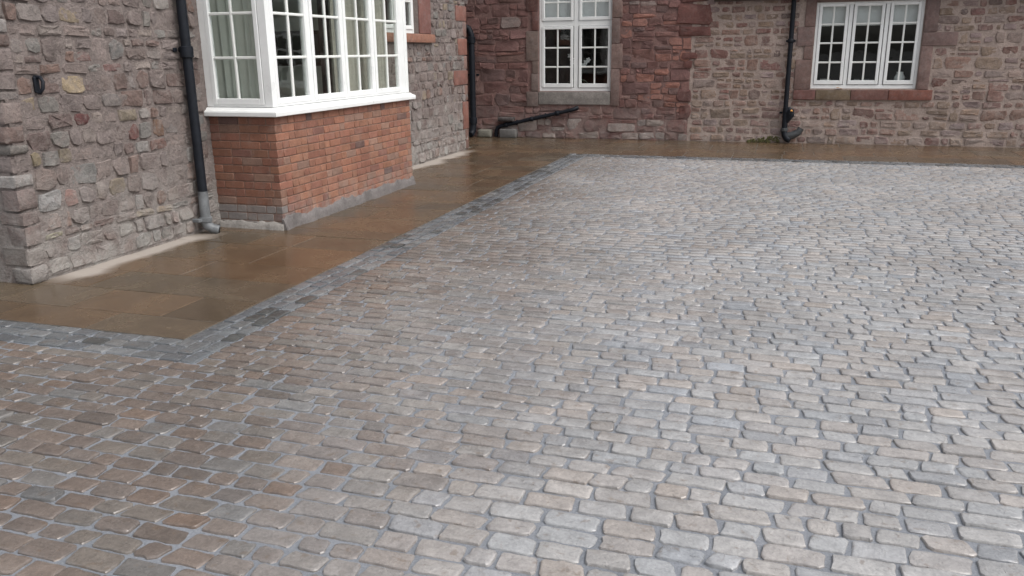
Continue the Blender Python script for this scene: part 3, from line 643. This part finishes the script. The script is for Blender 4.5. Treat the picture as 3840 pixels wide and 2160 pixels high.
def blind(u0, u1, v0, v1, w, label, pt='blind'):
    b = thing('roller_blind', PB((u0+u1)/2, v0, w), label, 'blind')
    boxo('fabric', pt, b, PB, u0, u1, v0, v1, w-.002, w+.002); boxo('bottom_bar', 'white', b, PB, u0, u1, v0-.012, v0-.0005, w-.006, w+.006)
    m = MB(); m.tube([PB(u0, v1+.02, w), PB(u1, v1+.02, w)], .02, 10); m.build('roller', 'white', b)
blind(-4.44, -3.78, 2.10, 3.08, -.19, 'white roller blind behind the upper left light of the tall window'); blind(-3.74, -3.10, 2.10, 3.08, -.19, 'white roller blind behind the upper right light of the tall window')
# a flowering pot plant on the inside sill
boxo('window_board', 'white', red, PB, WL[0]-.05, WL[1]+.05, .90, .94, -.46, -.14)
pp = thing('pot_plant', PB(-3.76, .94, -.27), 'white flowering orchid in a pot behind the tall window', 'plant')
m = MB(); m.rings([[PB(-3.76+q*math.cos(t), v, -.27+q*math.sin(t)) for t in [k*math.pi/6 for k in range(12)]] for q, v in ((.045, .94), (.06, 1.06), (.065, 1.07), (.055, 1.065))]); m.build('pot', 'china', pp, smooth=40)
rp = random.Random(3)
for k in range(6):
    t = k*1.05; m = MB(); d = Vector((math.cos(t), .5*math.sin(t), 0)); L = rp.uniform(.16, .26); s_ = Vector((-d.y, d.x, 0)); b0 = Vector(PB(-3.76, 1.06, -.27)); rows_ = []
    for q in range(6):
        f = q/5; p = b0+d*L*f+Vector((0, 0, .16*f-.19*f*f)); ww = .028*math.sin(math.pi*min(.97, f*.9+.08)); rows_.append([p-s_*ww, p+Vector((0, 0, -.004)), p+s_*ww, p+Vector((0, 0, .004))])
    m.rings(rows_); m.build('leaf', 'plant', pp, smooth=60)
for sx, ht, lean in ((-.01, .58, -.16), (.012, .50, .18)):
    b0 = Vector(PB(-3.76+sx, 1.06, -.27)); pts = [b0+Vector((lean*(q/6)**1.6, 0, ht*(q/6)-.10*(q/6)**3)) for q in range(7)]; m = MB(); m.tube(pts, .004, 6); m.build('stem', 'plant', pp)
    for q in (4, 5, 6):
        m = MB(); c = pts[q]
        for k in range(5):
            t = k*2*math.pi/5; d = Vector((math.cos(t), -.25, math.sin(t))); e = Vector((-math.sin(t), 0, math.cos(t))); m.rings([[c+d*.004-e*.003, c+d*.004+e*.003+Vector((0, .003, 0)), c+d*.004+Vector((0, -.003, 0))], [c+d*.028-e*.018, c+d*.028+e*.018+Vector((0, .003, 0)), c+d*.030+Vector((0, -.004, 0))], [c+d*.05-e*.004, c+d*.05+e*.004, c+d*.052]])
        m.build('flower', 'petal', pp)

# ------------------------------------------------------------------ back range: low right part
r = random.Random(8)
low = thing('low_stone_house', (4, 18, 0), 'low tan and brown rubble building with wide three light window', 'house')
WR = (.455, 2.145, .945, 2.375)
lwall = wall_mesh(PB, XJ+.003, 12, -.05, 2.62, [WR], .45).build('wall', 'tanmortar', low)
TP = [((.255, .162, .132), 4), ((.22, .134, .115), 5), ((.27, .19, .146), 3), ((.235, .17, .128), 3), ((.20, .105, .09), 2.5), ((.29, .222, .195), 2.5), ((.17, .122, .108), 1), ((.26, .19, .178), 3)]
SR = [(.17, 1.66, 1.98, -1), (.30, 1.44, 1.66, -1), (.18, .93, 1.44, -1), (.28, 1.98, 2.55, -1), (2.33, .93, 1.64, 1), (2.68, 1.64, 1.86, 1), (2.36, 1.86, 2.55, 1)]
holesT = [(.2, 2.34, .75, 2.6), (.17, .5, 1.66, 1.98), (2.1, 2.68, 1.64, 1.86), (.18, 2.4, .75, .93)]
tr_ = rubble(-1.58, 7.2, 0, 2.45, holesT, r, (.11, .24), (.10, .36))
skin(PB, XJ-.005, 7.2, 0, 2.45, .04, [(WR[0]-.02, WR[1]+.02, .8, 2.5)], .003, .007, .007, 6.3, 'pointing', 'tanmortar', lwall)
masonry(lwall, PB, tr_, r, TP, 'tanstone', .034, (.006, .020), 17)
for u, v0, v1, s_ in SR:
    if s_ < 0: bblock('jamb_stone', 'ashlar', lwall, u, WR[0], v0, v1, .03, jit((.175, .112, .098), r, .08))
    else: bblock('jamb_stone', 'ashlar', lwall, WR[1], u, v0, v1, .03, jit((.175, .112, .098), r, .08))
for a, b, c in ((.18, .55, (.16, .075, .065)), (.55, 1.12, (.16, .115, .075)), (1.12, 1.72, (.155, .075, .062)), (1.72, 2.40, (.195, .078, .058))): bblock('window_sill', 'ashlar', lwall, a, b, .755, .93, .05, c, .2)
bblock('lintel', 'ashlar', lwall, WR[0]-.1, WR[1]+.1, 2.378, 2.60, .028, (.15, .10, .09))
fR = MB(); ringframe(fR, PB, WR[0]+.002, WR[1]-.002, WR[2]+.0, WR[3]-.002, .045, -.13, -.05, .06)
for a, b in ((.985, 1.045), (1.555, 1.615)): fR.box(PB, a, b, WR[2]+.06, WR[3]-.047, -.13, -.052)
fR = fR.build('window', 'white', low, bevel=.004)
for a, b in ((.555, .925), (1.105, 1.49), (1.675, 2.045)): casement(fR, PB, a, b, 1.085, 2.30, [(a+b)/2], [1.385, 1.705, 2.015], -.035, .05, .07, .03)
for k, (a, b) in enumerate(((.51, .975), (1.06, 1.54), (1.63, 2.09))): blind(a, b, 2.0, 2.34, -.17, 'white roller blind half drawn behind the %s light of the wide window' % ('first', 'middle', 'last')[k] if k == 1 else ('white roller blind half drawn behind the wide window light %s' % ('beside the drainpipe' if k == 0 else 'furthest from the drainpipe')))
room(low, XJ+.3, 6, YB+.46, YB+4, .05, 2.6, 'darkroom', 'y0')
boxo('window_board', 'white', low, PB, WR[0]-.03, WR[1]+.03, .97, 1.0, -.46, -.14)
lb_ = MB(); lb_.box(ID, XJ+.003, 12, YB+5.6, YB+6, -.05, 2.6); lb_.box(ID, 11.6, 12, YB+.46, YB+5.59, -.05, 2.6); lb_.build('rear_wall', 'tanmortar', low)
gable(low, -1.27, 12.3, YB-.22, YB+6.2, 2.56, 5.2)
gu = MB(); n = 10; prf = [(YB-.20+.058*math.cos(t), 2.53+.062*math.sin(t)) for t in [math.pi+math.pi*k/n for k in range(n+1)]]+[(YB-.20+.050*math.cos(t), 2.53+.054*math.sin(t)) for t in [2*math.pi-math.pi*k/n for k in range(n+1)]]
gu.rings([[(x, a, b) for a, b in prf] for x in (-1.26, 3, 7, 12.2)]); gu.build('gutter', 'black', low, smooth=60)
boxo('fascia', 'oak', low, PB, -1.26, 12.0, 2.43, 2.555, .034, .06)
for k, (u, lab) in enumerate(((.70, 'white china bowl inside the wide window light beside the drainpipe'), (1.90, 'white china jug inside the wide window light furthest from the drainpipe'))):
    pf_ = ((.03, 1.0), (.075, 1.06), (.09, 1.10), (.083, 1.10), (.03, 1.02)) if k == 0 else ((.05, 1.0), (.085, 1.07), (.09, 1.13), (.055, 1.19), (.06, 1.22), (.05, 1.22))
    m = MB(); m.rings([[PB(u+q*math.cos(t), v, -.26+q*math.sin(t)) for t in [kk*math.pi/8 for kk in range(16)]] for q, v in pf_])
    tag(m.build('china_bowl' if k == 0 else 'china_jug', 'china', smooth=50), lab, 'bowl' if k == 0 else 'jug')
for k, u in enumerate((1.22, 1.38)):
    m = MB(); m.rings([[PB(u+q*math.cos(t), v, -.26+q*math.sin(t)) for t in [kk*math.pi/6 for kk in range(12)]] for q, v in ((.03, 1.0), (.042, 1.05), (.042, 1.10), (.038, 1.10), (.03, 1.01))])
    tag(m.build('glass_tumbler', 'grey', smooth=50), ('small grey tumbler behind the middle light of the wide window, towards the drainpipe', 'small grey tumbler behind the middle light of the wide window, away from the drainpipe')[k], 'tumbler', 'tumblers on the inside sill')

# ------------------------------------------------------------------ drainpipes
def collar(pt, d, rad, ln, n=16):
    m = MB(); p = Vector(pt); d = Vector(d).normalized(); m.tube([p-d*ln/2, p-d*ln/2+d*.006, p+d*ln/2-d*.006, p+d*ln/2], [rad*.86, rad, rad, rad*.86], n); return m
def bracket(parent, P, u, v, w0, w1, rad, mat='black'):
    m = MB(); m.box(P, u-.012, u+.012, v-.02, v+.02, w0, w1); m.box(P, u-rad*2.0, u-rad*.98, v-.018, v+.018, w0+.0, w0+.014); m.box(P, u+rad*.98, u+rad*2.0, v-.018, v+.018, w0, w0+.014); m.build('bracket', mat, parent, bevel=.003)
px, py = XW+.095, 6.36
dp = thing('drainpipe', (px, py, 0), 'black cast iron drainpipe with worn grey foot beside the bay window', 'drainpipe')
m = MB(); m.tube([(px, py, .40), (px, py, 2.4), (px, py, 5.85)], .043, 18); m.build('pipe', 'black', dp, smooth=50)
m = MB(); m.tube([(px, py, .10), (px, py, .25), (px, py, .399)], [.048, .047, .0455], 18); m.build('foot_pipe', 'grey', dp, smooth=50)
for zz in (1.64, 3.5): collar((px, py, zz), (0, 0, 1), .058, .10).build('collar', 'black', dp, smooth=50); bracket(dp, PL, py, zz+.02, .018, .05, .043)
collar((px, py, .135), (0, 0, 1), .058, .05).build('foot_collar', 'grey', dp, smooth=50)
m = MB(); m.box(PL, py-.10, py-.05, .12, .15, .02, .10); m.build('ear', 'grey', dp, bevel=.004)
m = MB(); m.tube([(px, py, .11), (px+.012, py+.004, .075), (px+.055, py+.02, .045), (px+.105, py+.045, .032)], [.048, .048, .046, .044], 16); sh = m.build('shoe', 'grey', dp, smooth=50)
m = MB(); m.tube([(px+.1045, py+.0447, .0322), (px+.107, py+.046, .0318)], [.036, .036], 16); m.build('mouth', 'dark', sh)  # solid disc; the shade inside the pipe end is put into its colour
# right pipe
px, py = .075, YB-.085
dp = thing('drainpipe', (px, py, 0), 'black drainpipe with hopper knuckle beside the wide three light window', 'drainpipe')
m = MB(); m.tube([(px, py, .60), (px, py, 1.5), (px, py, 2.36), (px, py-.02, 2.42), (px, YB-.19, 2.49)], .04, 16); m.build('pipe', 'black', dp, smooth=50)
collar((px+.012, py, .585), (0, 0, 1), .056, .09).build('collar', 'black', dp, smooth=50); collar((px, py, 1.75), (0, 0, 1), .050, .07).build('collar', 'black', dp, smooth=50)
bracket(dp, PB, px, 1.75, .012, .05, .04); bracket(dp, PB, px, .53, .012, .05, .05)
m = MB(); m.tube([(px+.05, py-.01, .62), (px+.085, py-.02, .57), (px+.09, py-.02, .50), (px+.05, py, .42), (px+.005, py, .36)], [.03, .062, .066, .05, .04], 14); m.build('knuckle', 'black', dp, smooth=60)
m = MB(); m.tube([(px+.005, py, .56), (px+.005, py, .2)], .047, 16); m.build('lower_pipe', 'black', dp, smooth=50)
collar((px+.005, py, .24), (0, 0, 1), .065, .06).build('foot_collar', 'darkgrey', dp, smooth=50)
m = MB(); m.tube([(px+.005, py, .215), (px+.02, py-.01, .14), (px+.06, py-.03, .08), (px+.11, py-.05, .055)], [.052, .056, .054, .05], 14); sh = m.build('shoe', 'black', dp, smooth=60)
m = MB(); m.tube([(px+.03, py+.02, .12), (px+.14, py+.0, .14), (px+.25, py+.005, .20), (px+.285, py+.01, .27)], [.075, .07, .06, .055], 14); m.build('side_branch', 'darkgrey', dp, smooth=60)
# corner pipe and waste pipe
px, py = -5.80, YB-.09
dp = thing('drainpipe', (px, py, 0), 'black drainpipe with elbow in the dark corner of the red wall', 'drainpipe')
m = MB(); m.tube([(-7.2, py, 2.02), (-6.05, py, 2.10), (-5.93, py, 2.10), (-5.85, py, 2.06), (px, py, 1.95), (px, py, 1.2), (px, py, .25)], .058, 16); m.build('pipe', 'black', dp, smooth=60)
for zz in (.32, 1.85): collar((px, py, zz), (0, 0, 1), .075, .12).build('collar', 'black', dp, smooth=50)
bracket(dp, PB, px, 1.2, .012, .06, .058)
m = MB(); m.tube([(px, py, .26), (px-.01, py-.01, .14), (px-.02, py-.05, .07), (px-.03, py-.11, .05)], [.062, .064, .06, .056], 14); m.build('shoe', 'black', dp, smooth=60)
wp = thing('waste_pipe', (-4.6, YB-.07, .1), 'black waste pipe sloping along the foot of the red wall', 'pipe')
m = MB(); m.tube([(-3.70, YB-.005, .585), (-3.76, YB-.06, .56), (-3.84, YB-.075, .535), (-5.22, YB-.075, .225), (-5.30, YB-.075, .19), (-5.33, YB-.075, .12), (-5.33, YB-.075, .02)], .036, 14); m.build('pipe', 'black', wp, smooth=60)
dv = Vector((-1.38, 0, -.31)).normalized()
for t in (.25, .78, 1.32): collar(Vector((-3.84, YB-.075, .535))+dv*t, dv, .046, .07).build('collar', 'black', wp, smooth=50)
for t in (.5, 1.1):
    p = Vector((-3.84, YB-.075, .535))+dv*t; m = MB(); m.box(ID, p.x-.015, p.x+.015, p.y+.03, YB+.02, p.z-.05, p.z+.05); m.build('clip', 'black', wp, bevel=.003)
gb = thing('gully_surround', (-5.15, YB-.14, 0), 'low grey stone gully surround under the sloping waste pipe', 'gully')
rough_block('stone', 'ashlar', gb, -5.24, -4.90, YB-.17, YB-.005, .004, .17, (.12, .115, .11), r, .006, .02); rough_block('stone', 'ashlar', gb, -5.70, -5.42, YB-.15, YB-.005, .004, .15, (.19, .18, .15), r, .006, .02)
rough_block('stone', 'ashlar', gb, -5.28, -4.95, YB-.15, YB-.005, .31, .40, (.07, .06, .058), r, .006, .02)

# ------------------------------------------------------------------ small things
hk = thing('iron_hook', PL(4.78, 1.40, .03), 'small black iron hook fixed in the rubble wall', 'hook')
m = MB(); m.tube([PL(4.79, 1.47, .0), PL(4.79, 1.47, .06), PL(4.785, 1.44, .085), PL(4.775, 1.39, .085), PL(4.765, 1.36, .065), PL(4.76, 1.365, .045)], [.014, .014, .013, .013, .012, .009], 10); m.build('hook', 'black', hk, smooth=60)
boxo('plate', 'black', hk, PL, 4.763, 4.807, 1.36, 1.475, .01, .034, bevel=.006)
def leafo(name, p, L, wd, yaw, tilt, mat, label):
    m = MB(); Mx = Matrix.Rotation(yaw, 3, 'Z') @ Matrix.Rotation(tilt, 3, 'X'); rows_ = []
    for q in range(7):
        f = q/6; ww = max(.001, wd*math.sin(math.pi*min(.98, f*.93+.04))); x = (f-.5)*L; z_ = .012*math.sin(f*5)
        rows_.append([Vector(p)+Mx@Vector(v) for v in ((x, -ww, z_), (x, 0, z_-.003), (x, ww, z_), (x, 0, z_+.003))])
    m.rings(rows_); tag(m.build(name, mat, smooth=60), label, 'leaf')
leafo('fallen_leaf', (.185, YB-.175, .575), .10, .022, 1.0, .9, 'leaf', 'orange leaf caught on the drainpipe knuckle')
leafo('fallen_leaf', (.93, YB-.025, .957), .11, .03, .3, .2, 'drybrown', 'brown dry leaf lying on the stone sill of the wide window')
rm = random.Random(2); m = MB()
for k in range(150):
    u = rm.uniform(-.55, .02); v = rm.uniform(.0, .12)*max(.15, 1-abs(u+.1)*1.6); m.cur = (1, 1, 1); q = rm.uniform(.008, .02); c = Vector(PB(u, max(.006, v), rm.uniform(.012, .024)))
    m.rings([[c+Vector((q*math.cos(t), -q*.5+q*.8*math.sin(t)*.4, q*math.sin(t)))*f for t in [j*math.pi/3 for j in range(6)]] if False else [Vector((c.x+q*f*math.cos(t), c.y+d, c.z+q*f*math.sin(t))) for t in [j*math.pi/3 for j in range(6)]] for f, d in ((1, .01), (.9, -.006), (.4, -.012))])
mo = m.build('moss', 'moss', smooth=60, kind='stuff'); tag(mo, 'green moss at the wall foot beside the drainpipe', 'moss')
